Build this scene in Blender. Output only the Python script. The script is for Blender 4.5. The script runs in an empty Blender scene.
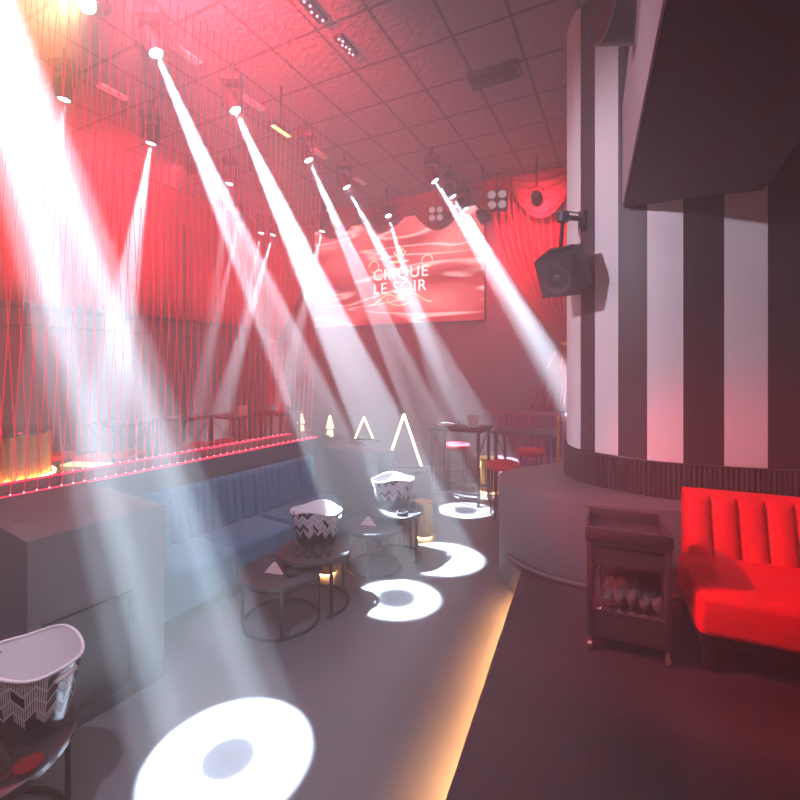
import bpy, bmesh, math, random
from mathutils import Vector, Matrix, Euler
random.seed(7)
PI = math.pi
sc = bpy.context.scene
C = sc.collection

# ------------------------------------------------------------------ materials
def mat(name, col=(.5,.5,.5), rough=.5, metal=0., emit=None, estr=0., noise=None, coat=0., sheen=0., bump=0., bscale=40., spec=None):
    m = bpy.data.materials.new(name); m.use_nodes = True
    nt = m.node_tree; b = nt.nodes['Principled BSDF']
    b.inputs['Base Color'].default_value = (*col, 1)
    b.inputs['Roughness'].default_value = rough
    b.inputs['Metallic'].default_value = metal
    b.inputs['Coat Weight'].default_value = coat
    b.inputs['Sheen Weight'].default_value = sheen
    if spec is not None: b.inputs['Specular IOR Level'].default_value = spec
    if emit:
        b.inputs['Emission Color'].default_value = (*emit, 1)
        b.inputs['Emission Strength'].default_value = estr
    tc = nt.nodes.new('ShaderNodeTexCoord')
    n = nt.nodes.new('ShaderNodeTexNoise'); n.inputs['Detail'].default_value = 5
    nt.links.new(tc.outputs['Object'], n.inputs['Vector'])
    sc_, amt = noise if noise else (25., .12)
    n.inputs['Scale'].default_value = sc_
    mx = nt.nodes.new('ShaderNodeMix'); mx.data_type = 'RGBA'
    mx.inputs['A'].default_value = (*[c*(1-amt) for c in col], 1)
    mx.inputs['B'].default_value = (*[min(1, c*(1+amt)) for c in col], 1)
    nt.links.new(n.outputs['Fac'], mx.inputs['Factor'])
    nt.links.new(mx.outputs['Result'], b.inputs['Base Color'])
    if bump:
        n2 = nt.nodes.new('ShaderNodeTexNoise'); n2.inputs['Scale'].default_value = bscale; n2.inputs['Detail'].default_value = 6
        nt.links.new(tc.outputs['Object'], n2.inputs['Vector'])
        bp = nt.nodes.new('ShaderNodeBump'); bp.inputs['Strength'].default_value = bump; bp.inputs['Distance'].default_value = .02
        nt.links.new(n2.outputs['Fac'], bp.inputs['Height']); nt.links.new(bp.outputs['Normal'], b.inputs['Normal'])
    return m

def emitter(name, col, s):
    m = bpy.data.materials.new(name); m.use_nodes = True
    nt = m.node_tree; nt.nodes.clear()
    o = nt.nodes.new('ShaderNodeOutputMaterial'); e = nt.nodes.new('ShaderNodeEmission')
    e.inputs['Color'].default_value = (*col, 1); e.inputs['Strength'].default_value = s
    nt.links.new(e.outputs[0], o.inputs['Surface']); return m

def glassmat(name, col=(1,1,1), rough=.02, ior=1.45):
    m = bpy.data.materials.new(name); m.use_nodes = True
    b = m.node_tree.nodes['Principled BSDF']
    b.inputs['Base Color'].default_value = (*col, 1); b.inputs['Roughness'].default_value = rough
    b.inputs['Transmission Weight'].default_value = 1; b.inputs['IOR'].default_value = ior
    return m

def mnode(nt, op, a, b=None, c=None):
    n = nt.nodes.new('ShaderNodeMath'); n.operation = op
    for i, v in enumerate((a, b, c)):
        if v is None: continue
        if isinstance(v, (int, float)): n.inputs[i].default_value = v
        else: nt.links.new(v, n.inputs[i])
    return n.outputs[0]

M = {}
M['floor'] = mat('polished_floor', (.155,.148,.16), .34, noise=(1.6,.3), bump=.05, bscale=6)
M['block'] = mat('charcoal_laminate', (.10,.095,.105), .5, noise=(3,.15))
M['blockdark'] = mat('black_laminate', (.03,.028,.03), .45)
M['wall_dark'] = mat('dark_mauve_paint', (.16,.12,.14), .7, noise=(1.5,.2))
M['wall_lower'] = mat('dark_wall_panel', (.13,.08,.09), .6, noise=(1.5,.2))
M['plinth'] = mat('grey_microcement', (.125,.118,.128), .55, noise=(2.2,.18))
M['white'] = mat('white_paint', (.72,.70,.71), .55, noise=(2,.04))
M['black'] = mat('black_paint', (.032,.02,.028), .5)
M['band'] = mat('dark_ribbed_wood', (.032,.022,.026), .38, noise=(12,.3))
M['soffit'] = mat('dark_soffit_paint', (.052,.036,.05), .75, noise=(3,.15))
M['fascia'] = mat('satin_fascia', (.27,.20,.22), .45, noise=(3,.1))
M['blue'] = mat('blue_velvet', (.035,.17,.30), .75, sheen=.12, noise=(14,.15), bump=.05, bscale=120)
M['red'] = mat('red_velvet', (.78,.004,.015), .7, spec=.25, noise=(14,.12), bump=.05, bscale=120)
M['redseat'] = mat('red_vinyl', (.75,.02,.04), .5, noise=(14,.12))
M['purple'] = mat('plum_velvet', (.17,.05,.11), .8)
M['curtain'] = mat('red_curtain', (.44,.025,.04), .7, sheen=.2, noise=(8,.2))
M['swag'] = mat('burgundy_swag', (.25,.03,.05), .7, sheen=.3, noise=(8,.2))
M['metal'] = mat('black_metal', (.03,.028,.03), .38, metal=.3)
M['chrome'] = mat('chrome', (.75,.75,.78), .18, metal=1)
M['gold'] = mat('brass', (.85,.48,.14), .28, metal=1)
M['goldlac'] = mat('gold_lacquer', (.88,.48,.12), .4, metal=.35)
M['copper'] = mat('copper_caster', (.75,.35,.22), .3, metal=1)
M['cart'] = mat('dark_walnut', (.055,.035,.04), .42, noise=(9,.3))
M['legwood'] = mat('dark_wood_leg', (.03,.018,.02), .5)
M['tabletop'] = mat('black_ash_top', (.04,.036,.04), .42, noise=(18,.25))
M['glosstop'] = mat('black_gloss_top', (.035,.025,.03), .12, noise=(5,.2))
M['whiteplastic'] = mat('white_plastic', (.8,.76,.78), .4, noise=(5,.03))
M['napkin'] = mat('pink_napkin', (.75,.5,.52), .8)
M['paper'] = mat('white_card', (.8,.78,.76), .7)
M['glass'] = glassmat('clear_glass')
M['cutglass'] = glassmat('cut_glass', (1,1,1), .06); M['cutglass'].node_tree.nodes['Principled BSDF'].inputs['Transmission Weight'].default_value = .88
M['acrylic'] = glassmat('clear_acrylic', (.95,.95,1), .05)
M['amber'] = glassmat('amber_glass', (.55,.2,.06), .05)
M['lens'] = emitter('white_lens', (.93,.96,1), 60)
M['lensfar'] = emitter('white_lens_dim', (.93,.96,1), 14)
M['warmlens'] = emitter('warm_lens', (1,.72,.42), 60)
M['amberlens'] = emitter('amber_lens', (1,.42,.12), 6)
M['redlens'] = emitter('red_lens', (1,.05,.06), 10)
M['dimlens'] = emitter('blinder_lens', (1,.72,.75), .5)
M['ledred'] = emitter('red_led_string', (1,.02,.05), 1.2)
M['ledrail'] = emitter('red_led_rail', (1,.02,.07), 2.6)
M['leddot'] = emitter('red_led_dot', (1,.3,.35), 5)
M['ledamber'] = emitter('amber_led_strip', (1,.46,.14), 480)
M['ledfloor'] = emitter('amber_floor_glow', (1,.50,.16), 34)
M['benchglow'] = emitter('amber_bench_glow', (1,.66,.28), 2.2)
M['neon'] = emitter('warm_neon', (1,.74,.42), 6)
M['cup'] = emitter('lamp_shade_glow', (1,.70,.42), 2.5)
M['cone'] = mat('speaker_cone', (.05,.045,.055), .45)
M['ductin'] = mat('duct_lining', (.10,.02,.03), .6)
M['liquid'] = mat('red_syrup', (.22,.012,.015), .15)

def ceiling_mat():
    m = bpy.data.materials.new('textured_ceiling_tile'); m.use_nodes = True
    nt = m.node_tree; b = nt.nodes['Principled BSDF']; b.inputs['Roughness'].default_value = .75
    tc = nt.nodes.new('ShaderNodeTexCoord'); sx = nt.nodes.new('ShaderNodeSeparateXYZ')
    nt.links.new(tc.outputs['Object'], sx.inputs[0])
    def line(o, pitch, off, w):
        f = mnode(nt, 'FRACT', mnode(nt, 'ADD', mnode(nt, 'DIVIDE', o, pitch), off))
        d = mnode(nt, 'ABSOLUTE', mnode(nt, 'SUBTRACT', f, .5))
        return mnode(nt, 'LESS_THAN', d, w/pitch/2)
    l = mnode(nt, 'MAXIMUM', line(sx.outputs['X'], .60, .02, .035), line(sx.outputs['Y'], .70, .25, .035))
    n = nt.nodes.new('ShaderNodeTexNoise'); n.inputs['Scale'].default_value = 14; n.inputs['Detail'].default_value = 8
    nt.links.new(tc.outputs['Object'], n.inputs['Vector'])
    cr = nt.nodes.new('ShaderNodeMix'); cr.data_type = 'RGBA'
    cr.inputs['A'].default_value = (.17,.12,.125,1); cr.inputs['B'].default_value = (.32,.22,.23,1)
    nt.links.new(n.outputs['Fac'], cr.inputs['Factor'])
    mx = nt.nodes.new('ShaderNodeMix'); mx.data_type = 'RGBA'
    nt.links.new(l, mx.inputs['Factor']); nt.links.new(cr.outputs['Result'], mx.inputs['A'])
    mx.inputs['B'].default_value = (.06,.04,.045,1)
    nt.links.new(mx.outputs['Result'], b.inputs['Base Color'])
    h = mnode(nt, 'SUBTRACT', n.outputs['Fac'], mnode(nt, 'MULTIPLY', l, 1.5))
    bp = nt.nodes.new('ShaderNodeBump'); bp.inputs['Strength'].default_value = .7; bp.inputs['Distance'].default_value = .03
    nt.links.new(h, bp.inputs['Height']); nt.links.new(bp.outputs['Normal'], b.inputs['Normal'])
    return m
M['ceiling'] = ceiling_mat()

def platform_mat():
    m = bpy.data.materials.new('dark_plank_deck'); m.use_nodes = True
    nt = m.node_tree; b = nt.nodes['Principled BSDF']; b.inputs['Roughness'].default_value = .42
    tc = nt.nodes.new('ShaderNodeTexCoord')
    mp = nt.nodes.new('ShaderNodeMapping'); mp.inputs['Rotation'].default_value = (0,0,math.radians(23)); nt.links.new(tc.outputs['Object'], mp.inputs[0])
    br = nt.nodes.new('ShaderNodeTexBrick'); br.inputs['Scale'].default_value = 1
    br.inputs['Brick Width'].default_value = 1.6; br.inputs['Row Height'].default_value = .19; br.inputs['Mortar Size'].default_value = .002
    br.inputs['Color1'].default_value = (.05,.035,.04,1); br.inputs['Color2'].default_value = (.065,.045,.05,1); br.inputs['Mortar'].default_value = (.03,.02,.022,1)
    nt.links.new(mp.outputs[0], br.inputs['Vector'])
    nt.links.new(br.outputs['Color'], b.inputs['Base Color'])
    n = nt.nodes.new('ShaderNodeTexNoise'); n.inputs['Scale'].default_value = 3; nt.links.new(tc.outputs['Object'], n.inputs['Vector'])
    r = nt.nodes.new('ShaderNodeMapRange'); r.inputs['To Min'].default_value = .34; r.inputs['To Max'].default_value = .5
    nt.links.new(n.outputs['Fac'], r.inputs[0]); nt.links.new(r.outputs[0], b.inputs['Roughness'])
    return m
M['platform'] = platform_mat()

def chevron_mat():
    m = bpy.data.materials.new('chevron_print'); m.use_nodes = True
    nt = m.node_tree; b = nt.nodes['Principled BSDF']; b.inputs['Roughness'].default_value = .22; b.inputs['Coat Weight'].default_value = .6
    uv = nt.nodes.new('ShaderNodeUVMap'); uv.uv_map = 'UVMap'
    sx = nt.nodes.new('ShaderNodeSeparateXYZ'); nt.links.new(uv.outputs[0], sx.inputs[0])
    u, v = sx.outputs['X'], sx.outputs['Y']                       # metres round the tub, 0..1 up the tub
    su = mnode(nt, 'DIVIDE', u, .042); col = mnode(nt, 'FLOOR', su); t = mnode(nt, 'FRACT', su)
    par = mnode(nt, 'MODULO', mnode(nt, 'ABSOLUTE', col), 2)
    sl = mnode(nt, 'ADD', mnode(nt, 'MULTIPLY', par, t), mnode(nt, 'MULTIPLY', mnode(nt, 'SUBTRACT', 1, par), mnode(nt, 'SUBTRACT', 1, t)))
    q = mnode(nt, 'ADD', mnode(nt, 'MULTIPLY', v, 5.5), mnode(nt, 'MULTIPLY', sl, .8)); cell = mnode(nt, 'FLOOR', q); qf = mnode(nt, 'FRACT', q)
    cv = nt.nodes.new('ShaderNodeCombineXYZ'); nt.links.new(col, cv.inputs[0]); nt.links.new(cell, cv.inputs[1])
    wn = nt.nodes.new('ShaderNodeTexWhiteNoise'); wn.noise_dimensions = '2D'; nt.links.new(cv.outputs[0], wn.inputs['Vector'])
    stripes = mnode(nt, 'GREATER_THAN', mnode(nt, 'FRACT', mnode(nt, 'MULTIPLY', t, 5)), .38)
    fill = mnode(nt, 'GREATER_THAN', wn.outputs['Value'], .58)
    edge = mnode(nt, 'LESS_THAN', mnode(nt, 'ABSOLUTE', mnode(nt, 'SUBTRACT', qf, .5)), .40)
    outline = mnode(nt, 'SUBTRACT', 1, edge)
    white = mnode(nt, 'MAXIMUM', mnode(nt, 'MULTIPLY', fill, stripes), outline)
    # black foot below a zigzag border
    border = mnode(nt, 'SUBTRACT', mnode(nt, 'MULTIPLY', v, 5.5), mnode(nt, 'SUBTRACT', 2.3, mnode(nt, 'MULTIPLY', sl, .8)))
    white = mnode(nt, 'MULTIPLY', white, mnode(nt, 'GREATER_THAN', border, 0))
    mx = nt.nodes.new('ShaderNodeMix'); mx.data_type = 'RGBA'; nt.links.new(white, mx.inputs['Factor'])
    mx.inputs['A'].default_value = (.012,.008,.014,1); mx.inputs['B'].default_value = (.70,.60,.66,1)
    nt.links.new(mx.outputs['Result'], b.inputs['Base Color'])
    return m
M['chevron'] = chevron_mat()

def screen_mat():
    m = bpy.data.materials.new('red_silk_video'); m.use_nodes = True
    nt = m.node_tree; nt.nodes.clear()
    o = nt.nodes.new('ShaderNodeOutputMaterial'); e = nt.nodes.new('ShaderNodeEmission'); nt.links.new(e.outputs[0], o.inputs[0])
    tc = nt.nodes.new('ShaderNodeTexCoord')
    def noise(rot, scl, scale, dist, off):
        mp = nt.nodes.new('ShaderNodeMapping'); mp.inputs['Rotation'].default_value = (0, math.radians(rot), 0); mp.inputs['Scale'].default_value = scl; mp.inputs['Location'].default_value = off
        nt.links.new(tc.outputs['Object'], mp.inputs[0])
        n = nt.nodes.new('ShaderNodeTexNoise'); n.inputs['Scale'].default_value = scale; n.inputs['Detail'].default_value = .5; n.inputs['Distortion'].default_value = dist
        nt.links.new(mp.outputs[0], n.inputs['Vector']); return n.outputs['Fac']
    def ramp(fac, stops):
        r = nt.nodes.new('ShaderNodeValToRGB'); nt.links.new(fac, r.inputs[0]); cr = r.color_ramp; cr.interpolation = 'EASE'
        for k, (p, c) in enumerate(stops):
            x = cr.elements[k] if k < 2 else cr.elements.new(p)
            x.position = p; x.color = (*c, 1)
        return r.outputs[0]
    base = ramp(noise(35, (.45,1,1.3), 1.2, .5, (3,0,1)), ((.30,(.30,.01,.02)),(.75,(1.0,.28,.27)),(.48,(.62,.05,.06)),(.6,(.85,.12,.13))))
    st = ramp(noise(38, (.28,1,1.9), 1.5, .8, (7,0,2)), ((.50,(0,0,0)),(.70,(0,0,0)),(.56,(.9,.62,.58)),(.60,(.06,.0,.0))))
    ad = nt.nodes.new('ShaderNodeMix'); ad.data_type = 'RGBA'; ad.blend_type = 'ADD'; ad.inputs['Factor'].default_value = .8
    nt.links.new(base, ad.inputs['A']); nt.links.new(st, ad.inputs['B']); nt.links.new(ad.outputs['Result'], e.inputs['Color'])
    e.inputs['Strength'].default_value = 1.35
    return m
M['screen'] = screen_mat()

# ------------------------------------------------------------------ mesh helpers
class MB:
    def __init__(s): s.bm = bmesh.new()
    def box(s, x0, x1, y0, y1, z0, z1, mtx=None, bev=0, seg=2):
        b = bmesh.new(); bmesh.ops.create_cube(b, size=1)
        for v in b.verts: v.co = Vector(((x0+x1)/2+v.co.x*(x1-x0), (y0+y1)/2+v.co.y*(y1-y0), (z0+z1)/2+v.co.z*(z1-z0)))
        if bev: bmesh.ops.bevel(b, geom=b.edges[:], offset=bev, segments=seg, profile=.5, affect='EDGES')
        return s.merge(b, mtx)
    def merge(s, b, mtx=None):
        if mtx is not None: bmesh.ops.transform(b, matrix=mtx, verts=b.verts[:])
        me = bpy.data.meshes.new('t'); b.to_mesh(me); b.free(); s.bm.from_mesh(me); bpy.data.meshes.remove(me); return s
    def cyl(s, p, q, r, r2=None, seg=16, caps=True):
        p, q = Vector(p), Vector(q); d = q-p
        b = bmesh.new(); bmesh.ops.create_cone(b, cap_ends=caps, segments=seg, radius1=r, radius2=r if r2 is None else r2, depth=d.length)
        mt = Matrix.Translation((p+q)/2) @ d.to_track_quat('Z','Y').to_matrix().to_4x4()
        return s.merge(b, mt)
    def lathe(s, prof, seg=24, sx=1., sy=1., mtx=None, zf=None):
        b = bmesh.new(); rings = []
        for r, z in prof:
            rings.append([b.verts.new((r*sx*math.cos(2*PI*i/seg), r*sy*math.sin(2*PI*i/seg), z + (zf(2*PI*i/seg, z) if zf else 0))) for i in range(seg)])
        for a, c in zip(rings, rings[1:]):
            for i in range(seg): b.faces.new((a[i], a[(i+1)%seg], c[(i+1)%seg], c[i]))
        return s.merge(b, mtx)
    def torus(s, c, R, r, a0=0, a1=2*PI, seg=40, ns=8, sx=1, sy=1):
        b = bmesh.new(); full = abs(a1-a0-2*PI) < 1e-6; rings = []
        for i in range(seg if full else seg+1):
            a = a0+(a1-a0)*i/seg
            rings.append([b.verts.new((c[0]+(R+r*math.cos(2*PI*k/ns))*math.cos(a)*sx, c[1]+(R+r*math.cos(2*PI*k/ns))*math.sin(a)*sy, c[2]+r*math.sin(2*PI*k/ns))) for k in range(ns)])
        L = len(rings)
        for i in range(L if full else L-1):
            A, B = rings[i], rings[(i+1)%L]
            for k in range(ns): b.faces.new((A[k], B[k], B[(k+1)%ns], A[(k+1)%ns]))
        if not full: b.faces.new(rings[0][::-1]); b.faces.new(rings[-1])
        return s.merge(b)
    def tube(s, pts, r, ns=8):
        pts = [Vector(p) for p in pts]; b = bmesh.new(); rings = []
        for i, p in enumerate(pts):
            t = (pts[min(i+1, len(pts)-1)]-pts[max(i-1, 0)]).normalized()
            q = t.to_track_quat('Z','Y')
            rings.append([b.verts.new(p + q @ Vector((r*math.cos(2*PI*k/ns), r*math.sin(2*PI*k/ns), 0))) for k in range(ns)])
        for A, B in zip(rings, rings[1:]):
            for k in range(ns): b.faces.new((A[k], A[(k+1)%ns], B[(k+1)%ns], B[k]))
        b.faces.new(rings[0][::-1]); b.faces.new(rings[-1]); return s.merge(b)
    def prism(s, poly, z0, z1, bev=0):
        b = bmesh.new()
        lo = [b.verts.new((x,y,z0)) for x,y in poly]; hi = [b.verts.new((x,y,z1)) for x,y in poly]; n = len(poly)
        b.faces.new(lo[::-1]); b.faces.new(hi)
        for i in range(n): b.faces.new((lo[i], lo[(i+1)%n], hi[(i+1)%n], hi[i]))
        if bev: bmesh.ops.bevel(b, geom=[e for e in b.edges if all(v.co.z > z1-1e-5 for v in e.verts)], offset=bev, segments=2, affect='EDGES')
        return s.merge(b)
    def sphere(s, c, r, sx=1, sy=1, sz=1, seg=16):
        b = bmesh.new(); bmesh.ops.create_uvsphere(b, u_segments=seg, v_segments=max(6, seg//2), radius=r)
        return s.merge(b, Matrix.Translation(c) @ Matrix.Diagonal((sx,sy,sz,1)))
    def grid(s, nu, nv, f):
        b = bmesh.new(); V = [[b.verts.new(f(i/nu, j/nv)) for i in range(nu+1)] for j in range(nv+1)]
        for j in range(nv):
            for i in range(nu): b.faces.new((V[j][i], V[j][i+1], V[j+1][i+1], V[j+1][i]))
        return s.merge(b)
    def build(s, name, m, parent=None, smooth=True, solid=0.):
        bmesh.ops.recalc_face_normals(s.bm, faces=s.bm.faces[:])
        me = bpy.data.meshes.new(name); s.bm.to_mesh(me); s.bm.free()
        me.materials.append(m)
        o = bpy.data.objects.new(name, me); C.objects.link(o)
        if smooth:
            for p in me.polygons: p.use_smooth = True
            if hasattr(me, 'set_sharp_from_angle'): me.set_sharp_from_angle(angle=math.radians(38))
        if parent: o.parent = parent
        if solid:
            md = o.modifiers.new('thickness', 'SOLIDIFY'); md.thickness = solid; md.offset = 0
        return o

def tag(o, label, cat=None, group=None, kind=None):
    if label: o['label'] = label
    if cat: o['category'] = cat
    if group: o['group'] = group
    if kind: o['kind'] = kind
    return o
def thing(name, label, cat, loc=(0,0,0), rz=0., group=None):
    o = bpy.data.objects.new(name, None); C.objects.link(o); o.empty_display_size = .1
    o.location = loc; o.rotation_euler = (0,0,rz)
    return tag(o, label, cat, group)
def struct(o, label): return tag(o, label, kind='structure')
def dup(root, loc, rz=None, label=None, group=None):
    r = root.copy(); C.objects.link(r); r.location = loc
    if rz is not None: r.rotation_euler = (0,0,rz)
    if label: r['label'] = label
    if group: r['group'] = group
    for ch in list(root.children):
        c = ch.copy(); C.objects.link(c); c.parent = r
        for g in list(ch.children):
            d = g.copy(); C.objects.link(d); d.parent = c
    return r

# ------------------------------------------------------------------ frames of reference
H = 2.05; F = 447.; CEIL = 5.45
def at(u, v, z):                      # a point of height z seen at (u, v)
    Y = (H-z)*F/(v-365); return Vector(((u-400)*Y/F, Y, z))
def atY(u, v, Y): return Vector(((u-400)*Y/F, Y, H-(v-365)*Y/F))
D1 = Vector((.45,.893,0)).normalized(); D2 = Vector((.893,-.45,0)).normalized(); RR = math.atan2(D2.y, D2.x)
A0 = Vector((-1.94,2.325,0)); AA = Vector((.537,.843,0)).normalized(); AN = Vector((-AA.y,AA.x,0)); AR = math.atan2(AA.y, AA.x)
def al(a, n, z=0): return A0 + AA*a + AN*n + Vector((0,0,z))
BW = Vector((.805,9.0,0))
def bw(s, off=0, z=0): return BW + D2*s - D1*off + Vector((0,0,z))   # on the back wall, off metres in front of it
PZ = .30                                # the raised platform

# ------------------------------------------------------------------ room shell
BL = bw(-4.55); LW = lambda t, off=0, z=0: BL - D1*t + D2*off + Vector((0,0,z))   # left wall, t metres from the back corner
def wallbox(name, p, q, thick, z0, z1, m, label):
    d = (q-p); L = d.length; o = MB().box(0, L, 0, thick, z0, z1).build(name, m, smooth=False)
    o.location = p; o.rotation_euler = (0,0,math.atan2(d.y, d.x)); return struct(o, label)
W, L = 10.2, 16.5
BR = BL + D2*W; FL = BL - D1*L; FR = BR - D1*L
fl = MB().box(0, W, -L, 0, -.1, 0).build('floor', M['floor'], smooth=False); fl.location = BL; fl.rotation_euler = (0,0,RR); struct(fl, 'dark polished club floor')
ce = MB().box(0, W, -L, 0, 0, .1).build('ceiling', M['ceiling'], smooth=False); ce.location = BL+Vector((0,0,CEIL)); ce.rotation_euler = (0,0,RR); struct(ce, 'textured tiled ceiling washed in red light')
wallbox('wall_back', BL, BR, .12, 0, CEIL, M['wall_dark'], 'dark mauve back wall')
wallbox('wall_left', FL, BL, .12, 0, CEIL, M['wall_lower'], 'dark left wall behind the curtain')
wallbox('wall_right', BR, FR, .12, 0, CEIL, M['wall_lower'], 'dark right wall')
wallbox('wall_front', FR, FL, .12, 0, CEIL, M['wall_lower'], 'dark wall behind the camera')

# cornice rails half way up the left and back walls
def rail(name, p, q, z, h, dep, m, label):
    d = q-p; o = MB().box(0, d.length, -dep, 0, z, z+h, bev=.01).build(name, m); o.location = p; o.rotation_euler = (0,0,math.atan2(d.y,d.x)); return struct(o, label)
rail('trim_1', LW(10), LW(0), 2.86, .07, .10, M['blockdark'], 'thin dark ledge along the left wall')
rail('trim_2', LW(10), LW(0), 2.62, .04, .06, M['blockdark'], 'thin dark lower rail along the left wall')

# raised platform on the right, lit from under its nosing
ed = Vector((.39,.921,0)).normalized(); corner = Vector((1.076,3.91,0))
pl = [corner, corner-ed*7.2, Vector((3.3,-2.7,0)) , Vector((3.9,1.6,0)), Vector((3.9,3.2,0)), Vector((2.2,4.0,0))]
struct(MB().prism([(p.x,p.y) for p in pl], PZ-.07, PZ, bev=.008).build('platform_floor', M['platform'], smooth=False), 'dark raised platform floor')
en = Vector((-ed.y, ed.x, 0))          # towards the lower floor
pl2 = [corner-en*.09-ed*.05, corner-ed*7.15-en*.09, Vector((3.25,-2.65,0)), Vector((3.85,1.6,0)), Vector((3.85,3.2,0)), Vector((2.2,3.95,0))]
struct(MB().prism([(p.x,p.y) for p in pl2], 0, PZ-.07).build('platform_riser_wall', M['blockdark'], smooth=False), 'recessed riser under the platform edge')
lsr = thing('light_strip', 'amber light strip tucked under the edge of the dark raised platform', 'light strip')
p = corner-ed*6.3-en*.034; lsr.location = (p.x,p.y,PZ-.07); lsr.rotation_euler = (0,0,math.atan2(ed.y,ed.x))
MB().box(0, 6.2, -.010, .010, -.007, -.004).build('diffuser', M['ledamber'], lsr, smooth=False)
b = MB(); b.box(0,6.2,-.016,-.0105,-.016,-.0005); b.box(0,6.2,.0105,.016,-.016,-.0005); b.box(0,6.2,-.0105,.0105,-.0035,-.0005); b.build('channel', M['metal'], lsr, smooth=False)

# round plinth
def smooth_poly(pts, n=8):
    out = []; P = [Vector(p) for p in pts]
    for i in range(len(P)-1):
        p0 = P[max(i-1,0)]; p1 = P[i]; p2 = P[i+1]; p3 = P[min(i+2,len(P)-1)]
        for k in range(n):
            t = k/n
            out.append(.5*((2*p1)+(-p0+p2)*t+(2*p0-5*p1+4*p2-p3)*t*t+(-p0+3*p1-3*p2+p3)*t**3))
    out.append(P[-1]); return out
pp = smooth_poly([(2.7,5.2),(2.0,5.1),(1.45,4.88),(1.08,4.62),(.965,4.32),(1.03,3.98),(1.20,3.72),(1.48,3.53),(2.03,3.375),(2.75,3.17),(3.3,3.0)])
PLZ = .95
struct(MB().prism([(p.x,p.y) for p in pp]+[(3.4,4.9)], 0, PLZ, bev=.012).build('round_plinth_wall', M['plinth']), 'grey rounded plinth at the foot of the striped wall')
tp = [Vector((p.x-.035*0,p.y,0)) for p in pp[38:66]]
cen = Vector((1.9,4.25,0)); tpp = []
for p in tp:
    q = Vector((p.x,p.y,0)); q += (q-cen).normalized()*.035; tpp.append((q.x,q.y,PZ+.02))
tag(MB().tube(tpp, .022, 10).build('foot_rail', M['block']), 'dark curved foot rail lying along the base of the grey plinth', 'foot rail')

# striped curved wall: equal stripes along a plan curve
sp = smooth_poly([(2.5,5.15),(2.02,4.98),(1.76,4.70),(1.69,4.42),(1.72,4.22),(1.86,4.01),(2.08,3.785),(2.30,3.645),(2.57,3.54),(2.85,3.455),(3.12,3.39),(3.4,3.32),(3.9,3.2)], 14)
acc = [0]
for a, b in zip(sp, sp[1:]): acc.append(acc[-1]+(b-a).length)
def sp_at(d):
    for i in range(len(sp)-1):
        if acc[i+1] >= d: return sp[i].lerp(sp[i+1], (d-acc[i])/(acc[i+1]-acc[i]))
    return sp[-1]
def u_of(d): p = sp_at(d); return 400+F*p.x/p.y
def d_for_u(u, lo):                      # distance along the curve past lo where the wall shows at column u
    d = lo
    while u_of(d) < u and d < acc[-1]: d += .002
    return d
start = min((i*.004 for i in range(int(acc[-1]/.004))), key=lambda d: u_of(d) if sp_at(d).y < 4.9 else 1e9)
cuts = [start+.02]
for u in (580.5,595,618,647,683,724,767.5): cuts.append(d_for_u(u, cuts[-1]))
cuts.append(cuts[-1]+.3); cuts.append(cuts[-1]+.28)
allc = [0.0]; x = cuts[0]; back = []
while x > .28: x -= .28; back.append(x)
allc += back[::-1]+cuts+[acc[-1]]
iw = allc.index(cuts[0])
ins = Vector((2.9,4.3,0))
def wall_strip(d0, d1, z0, z1, m, name, off=0., rib=0., parent=None):
    n = max(3, int((d1-d0)/ (.008 if rib else .025)))
    def f(i, j):
        d = d0+(d1-d0)*i; p = Vector((*sp_at(d),0)); t = (Vector((*sp_at(min(d+.01,acc[-1])),0))-Vector((*sp_at(max(d-.01,0)),0))).normalized()
        nn = Vector((t.y,-t.x,0)); nn = -nn if nn.dot(ins-p) > 0 else nn
        o = off + (rib*math.cos(d*2*PI/.035) if rib else 0)
        return p+nn*o+Vector((0,0,z0+(z1-z0)*j))
    return MB().grid(n, 1, f)
root = thing('wall_column', None, None); root['kind'] = 'structure'; root['label'] = 'tall curved wall in black and white vertical stripes'
for i in range(len(allc)-1):
    m = M['white'] if (i-iw) % 2 == 0 else M['black']
    o = wall_strip(allc[i], allc[i+1], PLZ+.30, CEIL, m, 'stripe').build('stripe', m, root)
o = wall_strip(0, acc[-1], PLZ, PLZ+.30, M['band'], 'base_band', .025, .006).build('base_band', M['band'], root); o['label'] = 'dark ribbed base band'
o = wall_strip(0, acc[-1], PLZ+.285, PLZ+.30, M['band'], 'ledge', .03).build('band_ledge', M['blockdark'], root)

# overhead bulkhead
SZ = 3.40
e0 = Vector((1.926,3.84,0)); bd = Vector((.393,.92,0)).normalized()
bpoly = [e0, e0-bd*6.0, Vector((3.2,-1.9,0)), Vector((3.0,1.4,0)) , Vector((2.37,2.65,0)), Vector((2.80,3.46,0))]
bpoly = [e0, e0-bd*6.0, e0-bd*6.0+Vector((.95,-.35,0)), Vector((1.55,1.25,0)), Vector((2.37,2.65,0)), Vector((2.81,3.455,0)), Vector((2.3,3.63,0))]
struct(MB().prism([(p.x,p.y) for p in bpoly], SZ, 4.26).build('ceiling_bulkhead_slab', M['soffit'], smooth=False), 'dark boxed bulkhead slab hanging over the platform')
fs = MB().box(0, 5.9, 0, .012, SZ+.004, 4.26).build('trim_3', M['fascia'], smooth=False)
p = e0-bd*5.95; q = Vector((-bd.y,bd.x,0)); p = p+q*.004; fs.location = p; fs.rotation_euler = (0,0,math.atan2(bd.y,bd.x)); struct(fs, 'satin side face of the bulkhead')

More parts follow.
